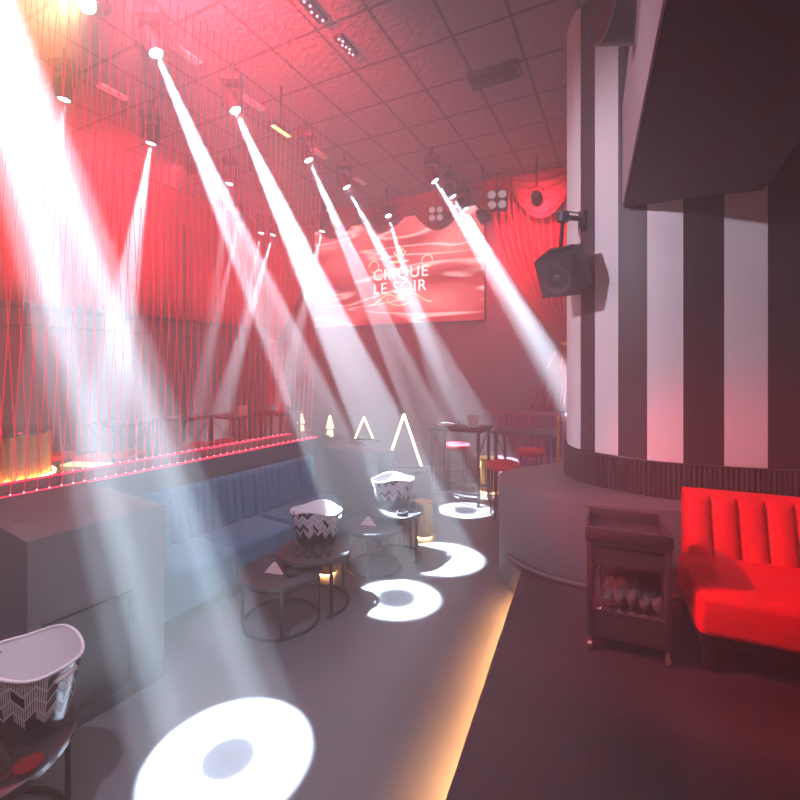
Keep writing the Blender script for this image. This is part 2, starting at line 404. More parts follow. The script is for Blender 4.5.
# round duct
dr = thing('air_duct', 'dark round air duct with open end poking out of overhead bulkhead', 'air duct')
dx = Vector((1,-.03,0)).normalized(); c0 = atY(604, 8, 2.62); q = dx.to_track_quat('Z','Y')
fn = Vector((-bd.y,bd.x,0))
def duct_end(p): return p + dx*((e0+fn*.03-p).dot(fn)/dx.dot(fn))
def ring_duct(r0, m, n):
    def f(i, j):
        p = c0+q @ Vector((r0*math.cos(2*PI*i), r0*math.sin(2*PI*i), 0)); return p.lerp(duct_end(p), j)
    b = MB(); b.grid(48, 6, f); return b.build(n, m, dr)
ring_duct(.185, M['blockdark'], 'duct_shell')
ring_duct(.168, M['ductin'], 'duct_lining')
b = MB(); b.tube([c0+q @ Vector((.177*math.cos(2*PI*i/48), .177*math.sin(2*PI*i/48), 0)) for i in range(49)], .010, 8)
b.build('duct_lip', M['metal'], dr)

# ------------------------------------------------------------------ left: block, booth, ledge
def framed(o, a=0, n=0, z=0): o.location = al(a,n,z); o.rotation_euler = (0,0,AR); return o
BH = 1.13
bk = thing('service_block', 'charcoal service block with dark cabinet door beside blue booth', 'cabinet'); framed(bk)
MB().box(0, .73, 0, 1.10, 0, BH, bev=.006).build('body', M['block'], bk)
d = MB().box(.085, .50, -.014, 0, .13, .63).build('door', M['blockdark'], bk, smooth=False)
f = MB(); f.box(.065,.085,-.022,0,.10,.66); f.box(.50,.52,-.022,0,.10,.66); f.box(.085,.50,-.022,0,.63,.66); f.box(.085,.50,-.022,0,.10,.13)
f.build('door_frame', M['metal'], bk, smooth=False)
MB().sphere((.24,-.026,.44), .013).build('knob', M['chrome'], d)
MB().cyl((.10,.42,BH-.002), (.10,.42,BH+.002), .03, seg=24).build('cable_hole', M['blockdark'], bk)

lw = MB().box(-2.2, 3.62, 1.12, 1.66, 0, 1.11).build('wall_partition', M['block'], smooth=False); framed(lw); struct(lw, 'low charcoal partition wall behind the blue booth')
dv = MB().box(3.30, 3.62, .10, 1.12, 0, 1.02, bev=.01).build('wall_divider', M['block']); framed(dv); struct(dv, 'low charcoal divider wall at the end of the blue booth')

# booth sofa
bs = thing('booth_sofa', 'long blue velvet booth sofa with fluted back behind round tables', 'sofa'); framed(bs)
def cushion(x0,x1,y0,y1,z0,z1,name,m,par,bev=.05):
    b = MB(); b.box(x0,x1,y0,y1,z0,z1,bev=bev,seg=4); return b.build(name, m, par)
MB().box(.76, 3.26, .50, 1.06, 0, .10).build('base', M['blockdark'], bs, smooth=False)
cushion(.75,1.62,.40,1.0,.10,.455,'seat',M['blue'],bs)
cushion(1.625,2.30,.44,1.0,.10,.45,'seat',M['blue'],bs)
# far seat with rounded corner
cc = [(2.305,.44),(2.95,.44)]+[(2.95+.33*math.sin(t),.77-.33*math.cos(t)) for t in [PI/2*k/8 for k in range(1,9)]]+[(3.28,1.0),(2.305,1.0)]
b = MB(); b.prism(cc, .10, .45, bev=.045); b.build('seat', M['blue'], bs)
def fluted(x0, x1, pitch, y_front, y_back, z0, z1, lean, depth, rows=10, cap=.05):
    n = int(round((x1-x0)/pitch)); per = 10; b = MB()
    def f(i, j):
        x = x0+(x1-x0)*i; ph = (i*n) % 1.0
        bul = depth*math.sqrt(max(0, 1-(2*ph-1)**2)) if i < 1 else 0
        if j < .8:
            t = j/.8; z = z0+(z1-cap-z0)*t; y = y_front+lean*t-bul
        else:
            t = (j-.8)/.2*PI/2; z = z1-cap+cap*math.sin(t); tt = 1-math.cos(t)
            y = (y_front+lean-bul)+(y_back-y_front-lean+bul*.6)*tt
            z -= 0
        return (x,y,z)
    b.grid(n*per, 24, f)
    return b, n
b, n = fluted(1.28, 3.22, .085, .99, 1.10, .42, .92, .05, .036); b.box(1.28,3.22,1.075,1.105,.12,.91); b.build('backrest', M['blue'], bs)
cushion(.745,.93,.46,1.10,.456,.93,'armrest',M['blue'],bs,.04)
cushion(.935,1.275,1.0,1.10,.456,.925,'back_corner',M['blue'],bs,.03)

# second booth nearer the camera, only its corner is in the picture
b2 = thing('booth_sofa', 'corner of blue booth sofa in front of the charcoal service block', 'sofa'); framed(b2)
cushion(-1.5,-.02,.20,.95,.12,.53,'seat',M['blue'],b2,.06)
cushion(-1.5,-.02,.955,1.09,.12,.95,'backrest',M['blue'],b2,.04)
MB().box(-1.48,-.04,.26,.92,0,.12).build('base', M['blockdark'], b2, smooth=False)

# LED string curtains standing on the partition
def led_curtain(n, lean, label, off):
    t = thing('led_string_curtain', label, 'string lights'); framed(t, 0, 0, 1.11)
    zt = CEIL-1.11
    MB().box(-1.2, 3.40, n-.010, n+.010, 0, .013).build('rail', M['ledrail'], t, smooth=False)
    b = MB(); K = 48
    b.cyl((0,0,.016), (lean,0,zt-.002), .0024, seg=6)
    proto = b.build('led_string', M['ledred'], t)
    dot = MB().sphere((0,0,.018), .0065, seg=8).build('led_bulb', M['leddot'], proto)
    for k in range(K):
        o = proto if k == 0 else proto.copy()
        if k: C.objects.link(o); o.parent = t; d = dot.copy(); C.objects.link(d); d.parent = o
        o.location = (-.35+off+k*.0775, n, 0)
led_curtain(1.15, .24, 'front curtain of red light strings along the sofa-side edge of the partition', 0)
led_curtain(1.63, -.20, 'rear curtain of red light strings along the far edge of the partition', .03)

# ------------------------------------------------------------------ nesting coffee tables
def coffee_table(x, y, z, R, label, legs, arc=(0,2*PI), top='tabletop', group=None):
    t = thing('coffee_table', label, 'coffee table', (x,y,0), 0, group)
    b = MB(); b.lathe([(0,z),(R-.008,z),(R,z-.006),(R,z-.028),(R-.006,z-.034),(0,z-.034)], 56); b.build('tabletop', M[top], t)
    r = R-.03
    for a in legs:
        a = math.radians(a); MB().box(-.011,.011,-.011,.011,0,z-.034, Matrix.Translation((r*math.cos(a), r*math.sin(a),0)) @ Matrix.Rotation(a,4,'Z')).build('leg', M['metal'], t, smooth=False)
    b = MB(); b.torus((0,0,.0125), r, .0115, arc[0], arc[1], 48); b.build('base_ring', M['metal'], t)
    b = MB(); b.torus((0,0,z-.05), r, .009, arc[0], arc[1], 48); b.build('apron_ring', M['metal'], t)
    return t
R_ = math.radians
coffee_table(-.955,3.60,.415,.325,'low round black table holding the pink napkin, nearest the blue booth', (-75,15,105,195))
coffee_table(-.735,3.86,.475,.315,'taller round black table holding the patterned tub and glasses', (-52,40,150), (R_(-60),R_(160)))
coffee_table(-.262,4.55,.44,.30,'low round black table past the patterned tub, under the bright beam', (-100,-10,80,170))
coffee_table(-.06,4.78,.52,.31,'taller round black table holding the glaring white tub', (-35,50,130), (R_(-42),R_(135)))
coffee_table(-1.745,1.85,.45,.33,'glossy round black table with tub in the near left corner', (-60,30,120,210), top='glosstop')

# patterned ice tubs
def make_tub(name, label, loc, rz, s=1., group='patterned ice tubs', op=True):
    t = thing(name, label, 'ice bucket', loc, rz, group); t.scale = (s,s,s)
    h = .315; ax0, ay0, ax1, ay1 = .165, .115, .235, .180
    seg, rows = 96, 30
    rim = lambda th: -.016*math.cos(2*th) + .010*math.cos(4*th)
    def pt(th, j, inset):
        e = j**.8
        ax = ax0+(ax1-ax0)*e-inset; ay = ay0+(ay1-ay0)*e-inset
        return Vector((ax*math.cos(th), ay*math.sin(th), .004+(h+rim(th)-.004)*j))
    def hole(th, j):
        d = min(abs(th), abs(th-2*PI), abs(th-PI))
        return (d/.30)**2+((j-.86)/.05)**2 < 1
    for nm, inset, m in (('shell', 0, M['chevron']), ('liner', .007, M['whiteplastic'])):
        bm = bmesh.new(); uvl = bm.loops.layers.uv.new('UVMap')
        V = [[bm.verts.new(pt(2*PI*i/seg, j/rows, inset)) for i in range(seg)] for j in range(rows+1)]
        for j in range(rows):
            for i in range(seg):
                if hole(2*PI*(i+.5)/seg, (j+.5)/rows): continue
                f = bm.faces.new((V[j][i], V[j][(i+1)%seg], V[j+1][(i+1)%seg], V[j+1][i])); f.smooth = True
                for l, (ii, jj) in zip(f.loops, ((i,j),(i+1,j),(i+1,j+1),(i,j+1))): l[uvl].uv = (ii/seg*1.26, jj/rows)
        if inset == 0: bm.faces.new(V[0][::-1])
        else: bm.faces.new(V[0])
        me = bpy.data.meshes.new(nm); bm.to_mesh(me); bm.free(); me.materials.append(m)
        o = bpy.data.objects.new(nm, me); C.objects.link(o); o.parent = t
    b = MB(); pts = [pt(2*PI*i/96, 1, .0035) for i in range(97)]; b.tube(pts, .007, 8); b.build('rim', M['whiteplastic'], t)
    for sgn in (0, PI):
        b = MB(); b.tube([pt(sgn+.30*math.cos(k*2*PI/32), .86+.05*math.sin(k*2*PI/32), .0035) for k in range(33)], .0055, 6); b.build('handle_grip', M['whiteplastic'], t)
    return t
tub = make_tub('ice_bucket', 'patterned ice tub in the near left corner, black and white chevron print', (-1.655,1.985,.451), R_(-14))
dup(tub, (-.735,3.93,.476), R_(-8), 'patterned ice tub behind the tumblers on the round table by the blue booth').scale = (.98,)*3
dup(tub, (-.075,4.82,.521), R_(10), 'patterned ice tub washed out white by the beam below the triangle lamp').scale = (.98,)*3

# glassware
def tumbler_mb(r=.036, h=.095):
    b = MB(); b.lathe([(0,0),(r*.86,0),(r,h),(r-.003,h),(r*.86-.004,.012),(0,.012)], 20); return b
tum = None
def place_tumblers(pts, z, label, group):
    global tum
    for x, y in pts:
        if tum is None:
            tum = tumbler_mb().build('tumbler', M['glass']); o = tum
        else:
            o = tum.copy(); C.objects.link(o)
        o.location = (x,y,z); tag(o, label, 'glass', group)
cx, cy = -.735,3.86
place_tumblers([(cx-.10,cy-.17),(cx-.02,cy-.19),(cx+.06,cy-.19),(cx-.145,cy-.085),(cx-.06,cy-.11),(cx+.135,cy-.155)], .4755, 'clear tumbler grouped in front of the patterned tub by the blue booth', 'tumblers by the booth tub')
place_tumblers([(.10,4.66),(.17,4.70),(.13,4.75)], .5205, 'clear tumbler beside the glaring white tub', 'tumblers by the glaring tub')

def napkin(loc, rz, label, s=1.):
    t = thing('napkin_holder', label, 'napkin', loc, rz)
    for k, (dx_, w) in enumerate(((-.012,.085),(0,.095),(.012,.08))):
        b = bmesh.new()
        vs = [(-w,dx_-.02,0),(w,dx_-.02,0),(.015,dx_,.095),(-.015,dx_,.095),(-w,dx_+.006,0),(w,dx_+.006,0)]
        V = [b.verts.new(v) for v in vs]
        for f in ((0,1,2,3),(5,4,3,2),(0,3,4),(1,5,2),(0,4,5,1)): b.faces.new([V[i] for i in f])
        mb = MB(); mb.merge(b); mb.build('napkin', M['napkin'], t, smooth=False)
    MB().box(-.075,.075,-.036,.022,-.0,.004).build('base', M['metal'], t, smooth=False)
    t.scale = (s,s,s); return t
napkin((-.99,3.52,.4155), R_(-15), 'folded pink paper napkins on the low table nearest the booth', .82)
napkin((-.32,4.50,.4405), R_(-15), 'folded paper napkins on the low table under the bright beam', .85)
def ashtray(loc, label):
    b = MB(); b.lathe([(0,0),(.05,0),(.058,.012),(.06,.034),(.05,.036),(.045,.012),(0,.010)], 28)
    o = b.build('ashtray', M['metal']); o.location = loc; return tag(o, label, 'ashtray')
ashtray((-.845,3.49,.4155), 'small black ashtray beside the pink napkins')
ashtray((.02,4.56,.5205), 'small dark ashtray in front of the glaring white tub')

# amber bottle and dish on the near table
jg = thing('carafe', 'amber glass carafe standing before the near left tub', 'carafe', (-1.565,1.735,.4505))
b = MB(); b.lathe([(0,0),(.045,.001),(.05,.02),(.045,.06),(.02,.10),(.018,.125),(.024,.14),(.021,.14),(.015,.122),(.016,.10),(.04,.06),(.045,.02),(0,.008)], 28); b.build('body', M['amber'], jg)
b = MB(); b.torus((0,0,.14), .022, .004, seg=24); b.build('rim', M['amber'], jg)
o = MB().lathe([(0,0),(.03,0),(.05,.018),(.047,.018),(.028,.005),(0,.005)], 24).build('dish', M['liquid']); o.location = (-1.475,1.775,.4505)
tag(o, 'small dark red glass dish between carafe and tub', 'dish')

# ------------------------------------------------------------------ right: trolley and red sofa
E = Vector((.921,-.39,0)); B_ = Vector((.39,.921,0)); SR = math.atan2(E.y, E.x)
ct = thing('serving_trolley', 'dark wooden trolley on casters loaded with glasses beside red sofa', 'trolley', (1.150,2.755,PZ), SR)
w, dpt, h = .455, .43, .757
for x in (.0,w-.035):
    for y in (.0,dpt-.035):
        MB().box(x,x+.035,y,y+.035,.085,h-.10,bev=.003).build('post', M['cart'], ct)
b = MB(); b.box(0,w,0,dpt,h-.10,h-.075); b.build('tray_floor', M['cart'], ct, smooth=False)
b = MB()
b.box(-.008,w+.008,-.008,.016,h-.075,h,bev=.004); b.box(-.008,w+.008,dpt-.016,dpt+.008,h-.075,h,bev=.004)
b.box(-.008,.016,.016,dpt-.016,h-.075,h,bev=.004); b.box(w-.016,w+.008,.016,dpt-.016,h-.075,h,bev=.004)
b.build('tray_rim', M['cart'], ct)
b = MB(); b.box(.036,w-.036,.006,.024,h-.225,h-.10); dr_ = b.build('drawer_front', M['cart'], ct, smooth=False)
MB().box(.05,w-.05,-.003,.006,h-.112,h-.106).build('drawer_pull', M['metal'], dr_, smooth=False)
b = MB(); b.box(.004,.02,.036,dpt-.036,h-.225,h-.10); b.box(w-.02,w-.004,.036,dpt-.036,h-.225,h-.10); b.box(.036,w-.036,dpt-.02,dpt-.004,h-.225,h-.10); b.build('apron', M['cart'], ct, smooth=False)
MB().box(.01,w-.01,.01,dpt-.01,.215,.235).build('shelf', M['cart'], ct, smooth=False)
for y in (.004,dpt-.016): MB().box(.036,w-.036,y,y+.012,.235,.256).build('shelf_rail', M['cart'], ct, smooth=False)
MB().box(.012,w-.012,.012,dpt-.012,.085,.105).build('bottom_board', M['cart'], ct, smooth=False)
MB().box(.036,w-.036,.008,.02,.105,.215).build('front_panel', M['cart'], ct, smooth=False)
MB().box(.036,w-.036,dpt-.02,dpt-.008,.262,h-.225).build('back_panel', M['cart'], ct, smooth=False)
for x in (.018,w-.018):
    for y in (.018,dpt-.018):
        cs = MB().cyl((x,y,.06),(x,y,.085),.012).build('caster', M['copper'], ct)
        b = MB(); b.cyl((x-.011,y,.029),(x+.011,y,.029),.028,seg=24); b.cyl((x-.014,y,.029),(x+.014,y,.029),.010,seg=12); b.build('wheel', M['copper'], cs)
def trolley_pt(x, y, z): return Vector((1.150,2.755,PZ)) + E*x + B_*y + Vector((0,0,z))
gob = MB(); gob.lathe([(0,0),(.032,0),(.032,.003),(.006,.008),(.005,.055),(.025,.07),(.036,.10),(.033,.15),(.031,.15),(.034,.10),(.022,.072),(0,.066)], 20)
gob = gob.build('stemmed_glass', M['cutglass']); first = True
for r in range(4):
    for k in range(5):
        x = .115+k*.068+(r%2)*.03; y = .065+r*.075
        if x > w-.065: continue
        o = gob if first else gob.copy()
        if not first: C.objects.link(o)
        first = False
        o.location = trolley_pt(x, y, .2355); o.scale = (.76,.76,.72+.10*((r*3+k)%3)); tag(o, 'clear stemmed glass on the lower shelf of the dark trolley', 'glass', 'stemmed glasses on the trolley')
for k in range(2):
    b = MB(); b.lathe([(0,0),(.026,0),(.03,.19),(.012,.22),(.012,.27),(.0,.27)], 20); o = b.build('glass_bottle', M['glass'])
    o.location = trolley_pt(.060, .065+.25*k, .2355); tag(o, ('clear bottle at the front left corner of the trolley shelf', 'clear bottle at the back left corner of the trolley shelf')[k], 'bottle')

SO = Vector((1.675,2.52,PZ))
rs = thing('fluted_sofa', 'bright red velvet sofa with fluted back beside dark trolley', 'sofa', SO, SR)
LS = 1.75
def puff(x0,x1,y0,y1,z0,z1,name,m,par,bulge=.02,bev=.05):
    b = bmesh.new(); bmesh.ops.create_cube(b, size=1)
    for v in b.verts: v.co = Vector(((x0+x1)/2+v.co.x*(x1-x0), (y0+y1)/2+v.co.y*(y1-y0), (z0+z1)/2+v.co.z*(z1-z0)))
    bmesh.ops.bevel(b, geom=b.edges[:], offset=bev, segments=5, profile=.5, affect='EDGES')
    mb = MB(); mb.merge(b); return mb.build(name, m, par)
puff(0,LS,0,.66,.215,.465,'seat',M['red'],rs,bev=.055)
def rsback():
    n = 11; per = 14; x0, x1 = .06, LS; y0 = .63; z0, z1 = .40, .86; b = MB()
    def f(i, j):
        x = x0+(x1-x0)*i; ph = (i*n) % 1.0
        bul = .05*math.sqrt(max(0, 1-(2*ph-1)**2))**.8 if 0 < i < 1 else 0
        lean = .10
        if j < .7: t = j/.7; return (x, y0+lean*t-bul, z0+(z1-.06-z0)*t)
        t = (j-.7)/.3*PI/2
        return (x, (y0+lean-bul)+(.12+bul)*(1-math.cos(t)), z1-.06+.06*math.sin(t))
    b.grid(n*per, 26, f)
    b.grid(4, 12, lambda i, j: (x0, (y0+.10*j)*(1-i)+i*(y0+.22-.02*(1-j)), z0+(z1-.012-z0)*j - .03*(abs(i-.5)*2)**3*j))
    b.box(x0, x1, y0+.10, y0+.215, .10, z1-.015, bev=.01)
    return b
rsback().build('backrest', M['red'], rs)
MB().box(.03,LS-.03,.06,.80,.15,.214).build('base_frame', M['legwood'], rs, smooth=False)
for x in (.05,LS-.11):
    for y in (.07,.72): MB().box(x,x+.06,y,y+.06,0,.15,bev=.004).build('leg', M['legwood'], rs)

# ------------------------------------------------------------------ wall speaker on the striped wall
spk = thing('wall_speaker', 'black tilted loudspeaker bracketed to the striped wall', 'speaker')
spk.location = atY(563, 272, 4.0); spk.scale = (1.1,)*3
fwd = Vector((-.60,-.62,-.50)).normalized(); zz = Vector((0,0,1)); rgt = zz.cross(fwd).normalized()
upv = fwd.cross(rgt).normalized()
spk.rotation_euler = Matrix([[rgt.x,-fwd.x,upv.x],[rgt.y,-fwd.y,upv.y],[rgt.z,-fwd.z,upv.z]]).to_euler()
b = MB(); b.box(-.16,.16,-.13,.16,-.165,.165,bev=.012); b.build('cabinet', M['blockdark'], spk)
b = MB(); b.lathe([(.125,0),(.12,.008),(.105,.004),(.045,-.028),(.0,-.03)], 40, mtx=Matrix.Translation((0,-.136,-.01)) @ Matrix.Rotation(R_(90),4,'X')); b.build('woofer', M['cone'], spk)
b = MB(); b.sphere((0,-.122,-.01), .04, 1,.5,1); b.build('dust_cap', M['cone'], spk)
b = MB(); b.box(-.155,.155,-.1325,-.1300,-.16,-.157); b.box(-.155,.155,-.1325,-.13,.157,.16); b.box(-.155,-.152,-.1325,-.13,-.16,.16); b.box(.152,.155,-.1325,-.13,-.16,.16); b.build('grille_edge', M['metal'], spk, smooth=False)
inv = (Matrix.Translation(spk.location) @ spk.rotation_euler.to_matrix().to_4x4() @ Matrix.Scale(1.1,4)).inverted()
w0 = Vector((1.72,4.20,3.42)); w1 = atY(563, 217, 4.05)
b = MB(); b.box(-.10,.10,.03,.09,.165,.19,bev=.004); b.tube([inv @ (w1+Vector((.02,.05,0))), (0,.06,.19)], .018); b.tube([inv @ w1, inv @ w0], .022); b.tube([inv @ (w1+Vector((0,0,.04))), inv @ (w1-Vector((0,0,.04)))], .05, 16); b.build('bracket', M['metal'], spk)
b = MB(); b.tube([inv @ w1, inv @ (w1+Vector((.06,.03,.06))), inv @ (w0+Vector((0,0,.05)))], .006); b.build('cable', M['metal'], spk)
b = MB(); b.tube([inv @ (w0+Vector((0,0,.07))), inv @ (w0-Vector((0,0,.08)))], .04, 10); b.build('wall_plate', M['metal'], spk)

# ------------------------------------------------------------------ far furniture
def bar_table_proto():
    t = thing('bar_table', None, 'bar table')
    b = MB(); b.box(-.42,.42,-.33,.33,1.075,1.115,bev=.004); b.build('tabletop', M['tabletop'], t)
    for sx in (-1,1):
        for sy in (-1,1):
            b = MB(); b.box(sx*.36-.02,sx*.36+.02,sy*.27-.02,sy*.27+.02,0,1.075); b.build('leg', M['metal'], t, smooth=False)
        b = MB(); b.tube([(sx*.36,-.27,1.06),(sx*.30,.0,.72),(sx*.36,.27,1.06)], .012, 6); b.build('brace', M['metal'], t)
    b = MB(); b.box(-.36,.36,-.28,-.26,.16,.19); b.box(-.36,.36,.26,.28,.16,.19); b.build('foot_bar', M['metal'], t, smooth=False)
    return t
def stool_proto():
    t = thing('bar_stool', None, 'bar stool')
    b = MB(); b.lathe([(0,.75),(.17,.75),(.215,.735),(.225,.70),(.21,.665),(0,.66)], 28); b.build('seat', M['redseat'], t)
    for k in range(4):
        a = PI/4+k*PI/2; MB().cyl((.20*math.cos(a),.20*math.sin(a),0),(.17*math.cos(a),.17*math.sin(a),.66),.012,seg=8).build('leg', M['metal'], t)
    b = MB(); b.torus((0,0,.24), .19, .009, seg=32); b.build('foot_ring', M['metal'], t)
    return t
bt = bar_table_proto(); bt.location = (.93,6.85,0); bt.rotation_euler = (0,0,RR)
bt['label'] = 'tall black bar table with card stand, left of the pair near the far sofa'
dup(bt, (1.80,6.40,0), RR, 'tall black bar table nearest the rounded plinth')
TL = [((216+258)/2, 8.35, 'tall bar table in the middle of the row behind the red strings'),
      (183, 8.0, 'tall bar table with white plates behind the red strings'),
      (276, 8.9, 'tall bar table at the far right end of the row behind the red strings'),
      (118, 7.3, 'tall bar table seen through the broad white beam')]
tabs = []
for u, Y, lab in TL:
    p = Vector(((u-400)*Y/F, Y, 0)); tabs.append(p); dup(bt, p, RR, lab)
st = stool_proto()
ST = [(503,6.02,'red padded bar stool standing in front of the plinth-side bar table'),
      (457,7.45,'red padded bar stool behind the card-stand bar table'),
      (531,6.93,'red padded bar stool half hidden by the rounded plinth'),
      (224,7.75,'red padded stool before the middle bar table behind the strings'),
      (253,7.7,'red padded stool at the right corner of the middle string-side table'),
      (196,7.5,'red padded stool near the white plates table behind the strings'),
      (58,6.6,'red padded stool beside the gold fluted counter'),
      (280,8.2,'red padded stool at the far right string-side table'),
      (130,6.75,'red padded stool seen through the broad white beam'),
      (92,6.5,'red padded stool left of the broad white beam, past the gold counter')]
for k, (u, Y, lab) in enumerate(ST):
    p = Vector(((u-400)*Y/F, Y, 0))
    if k == 0: st.location = p; st['label'] = lab
    else: dup(st, p, None, lab)

# things on the far tables
def card(loc, rz, label):
    t = thing('menu_card', label, 'menu card', loc, rz)
    b = MB(); b.box(-.08,.08,-.004,.004,0,.19, Matrix.Translation((0,-.03,0)) @ Matrix.Rotation(R_(-12),4,'X')); b.build('front_leaf', M['paper'], t, smooth=False)
    b = MB(); b.box(-.08,.08,-.004,.004,0,.19, Matrix.Translation((0,.05,0)) @ Matrix.Rotation(R_(12),4,'X')); b.build('back_leaf', M['paper'], t, smooth=False)
card((1.10,6.70,1.1165), R_(-10), 'white folded menu card on the left far bar table')
for k, (p, lab) in enumerate(((tabs[0],'small white folded card on the middle table behind the strings'),(tabs[2],'small white folded card on the right table behind the strings'))):
    card(p+Vector((.12,-.05,1.1165)), R_(20), lab)
def plate(loc, label, r=.12):
    o = MB().lathe([(0,0),(r*.6,0),(r,.016),(r,.02),(r*.6,.006),(0,.006)], 28).build('plate', M['whiteplastic']); o.location = loc; tag(o, label, 'plate')
plate(tabs[1]+Vector((-.1,-.1,1.1155)), 'white plate on the left of the plates table behind the strings')
plate(tabs[1]+Vector((.22,-.02,1.1155)), 'white plate on the right of the plates table behind the strings')
plate(Vector((.70,6.85,1.1155)), 'white plate on the left end of the card-stand bar table', .13)
fg = [tabs[0]+Vector((-.2,0,1.1155)), tabs[0]+Vector((.0,-.12,1.1155)), tabs[2]+Vector((-.15,0,1.1155)), Vector((.86,6.72,1.1155)), Vector((.93,6.9,1.1155))]
fl_ = ['tumbler at the left of the middle table behind the strings','tumbler at the near edge of the middle table behind the strings','tumbler on the far right table behind the strings','tumbler next to the white plate on the left far bar table','tumbler in the centre of the left far bar table']
for p, lab in zip(fg, fl_):
    o = tum.copy(); C.objects.link(o); o.location = p; o['label'] = lab
    if 'group' in o: del o['group']

# gold fluted counter behind the partition, far left
gc = thing('gold_counter', 'gold fluted counter lit amber behind the red strings', 'counter')
gp = Vector(((-8-400)*5.6/F, 5.6, 0)); gc.location = gp
b = MB(); b.grid(28*12, 2, lambda i, j: ((.54+.05*abs(math.sin(i*28*PI)))*math.cos(2*PI*i), (.54+.05*abs(math.sin(i*28*PI)))*math.sin(2*PI*i), .05+1.14*j)); b.build('fluted_body', M['goldlac'], gc)
b = MB(); b.lathe([(0,1.235),(.60,1.235),(.61,1.225),(.61,1.20),(.60,1.19),(0,1.19)], 48); b.build('countertop', M['glosstop'], gc)
b = MB(); b.lathe([(0,0),(.52,0),(.52,.05),(0,.05)], 48); b.build('base', M['blockdark'], gc)
b = MB(); b.lathe([(.60,.62),(.68,.62),(.68,.64),(.60,.64)], 48); b.build('step_ring', M['blockdark'], gc); b = MB(); b.torus((0,0,.655), .625, .012, seg=48); b.build('light_ring', M['ledfloor'], gc)  # hidden amber ring and its ledge, added to light the flutes
lb = thing('lit_bench', 'dark bench with amber glowing top right of the gold counter', 'bench', (-4.22,6.02,0), R_(-8))  # made-up stand: its glowing top supplies the bright yellow strip
MB().box(-.30,.30,-.10,.10,0,.70).build('body', M['blockdark'], lb, smooth=False)
MB().box(-.30,.30,-.10,.10,.7005,.72).build('glowing_top', M['benchglow'], lb, smooth=False)
dec = thing('glass_decanter', 'clear glass decanter standing on the gold counter', 'decanter', gp+Vector((.25,-.25,1.2355)))
b = MB(); b.lathe([(0,0),(.07,0),(.08,.03),(.075,.12),(.03,.17),(.028,.22),(.036,.235),(.03,.235),(.022,.22),(.024,.17),(.066,.115),(.07,.03),(0,.012)], 24); b.build('body', M['glass'], dec)
b = MB(); b.sphere((0,0,.255), .026); b.build('stopper', M['glass'], dec)

# gold drums among the tables
def drum(u, v, Y, r, h, label):
    t = thing('gold_drum', label, 'drum table', ((u-400)*Y/F, Y, 0))
    b = MB(); n = 18; b.grid(n*8, 2, lambda i, j: ((r-.012+.012*abs(math.sin(i*n*PI)))*math.cos(2*PI*i), (r-.012+.012*abs(math.sin(i*n*PI)))*math.sin(2*PI*i), .02+(h-.04)*j)); b.build('fluted_body', M['goldlac'], t)
    b = MB(); b.lathe([(0,h),(r+.004,h),(r+.004,h-.022),(0,h-.022)], 36); b.build('top', M['gold'], t)
    b = MB(); b.lathe([(0,0),(r-.02,0),(r-.02,.02),(0,.02)], 36); b.build('base', M['ledfloor'], t)
drum(327, 590, 4.42, .10, .40, 'amber lit gold fluted drum seen between the round table legs')
drum(424, 530, 5.35, .11, .42, 'amber lit gold fluted drum behind the glaring white tub')
drum(489, 490, 7.25, .16, .55, 'amber lit gold fluted drum between the far bar table legs')

# triangle lamps
def tri_lamp(loc, wdt, hgt, rz, label, r=.014):
    t = thing('triangle_lamp', label, 'lamp', loc, rz)
    for a, b_ in (((-wdt/2,0,.02),(0,0,hgt)), ((wdt/2,0,.02),(0,0,hgt))):
        MB().cyl(a, b_, r, seg=10).build('light_tube', M['neon'], t)
    MB().box(-wdt/2-.02,wdt/2+.02,-.07,.07,0,.02).build('base', M['metal'], t, smooth=False)
    return t
def low_table(loc, z, r, label):
    t = thing('pedestal_table', label, 'side table', loc)
    b = MB(); b.lathe([(0,z),(r,z),(r,z-.03),(0,z-.03)], 40); b.build('tabletop', M['tabletop'], t)
    MB().cyl((0,0,.02),(0,0,z-.03),.03).build('pedestal', M['metal'], t); MB().cyl((0,0,0),(0,0,.02),.2,seg=32).build('base', M['metal'], t)
p1 = Vector(((404-400)*7./F, 7., 0)); low_table(p1, .45, .34, 'low round pedestal table under the large triangle lamp')
tri_lamp(p1+Vector((0,0,.4505)), .54, .83, 0, 'large glowing triangle lamp above the glaring white tub', .017)
p2 = Vector(((364-400)*8.6/F, 8.6, 0)); low_table(p2, .62, .30, 'low round pedestal table under the small triangle lamp')
tri_lamp(p2+Vector((0,0,.6205)), .34, .43, 0, 'small glowing triangle lamp left of the large one', .014)
for u, Y, lab in ((301, 9.75, 'warm table lamp glowing at the far left of the triangle lamps'), (330, 9.0, 'warm table lamp glowing between the far left lamp and the small triangle')):
    p = Vector(((u-400)*Y/F, Y, 0)); low_table(p, .62, .28, 'low round pedestal table under the '+('farther' if u == 301 else 'nearer')+' warm table lamp')
    t = thing('table_lamp', lab, 'lamp', p+Vector((0,0,.6205)))
    b = MB(); b.lathe([(.07,.0),(.06,.12)], 20); b.lathe([(0,0),(.07,0)], 20); b.build('base', M['cup'], t)
    b = MB(); b.cyl((0,0,.12),(0,0,.16),.012); b.build('stem', M['gold'], t)
    b = MB(); b.lathe([(.085,.16),(.02,.42),(0,.42)], 20); b.lathe([(0,.16),(.085,.16)], 20); b.build('lamp_shade', M['cup'], t)

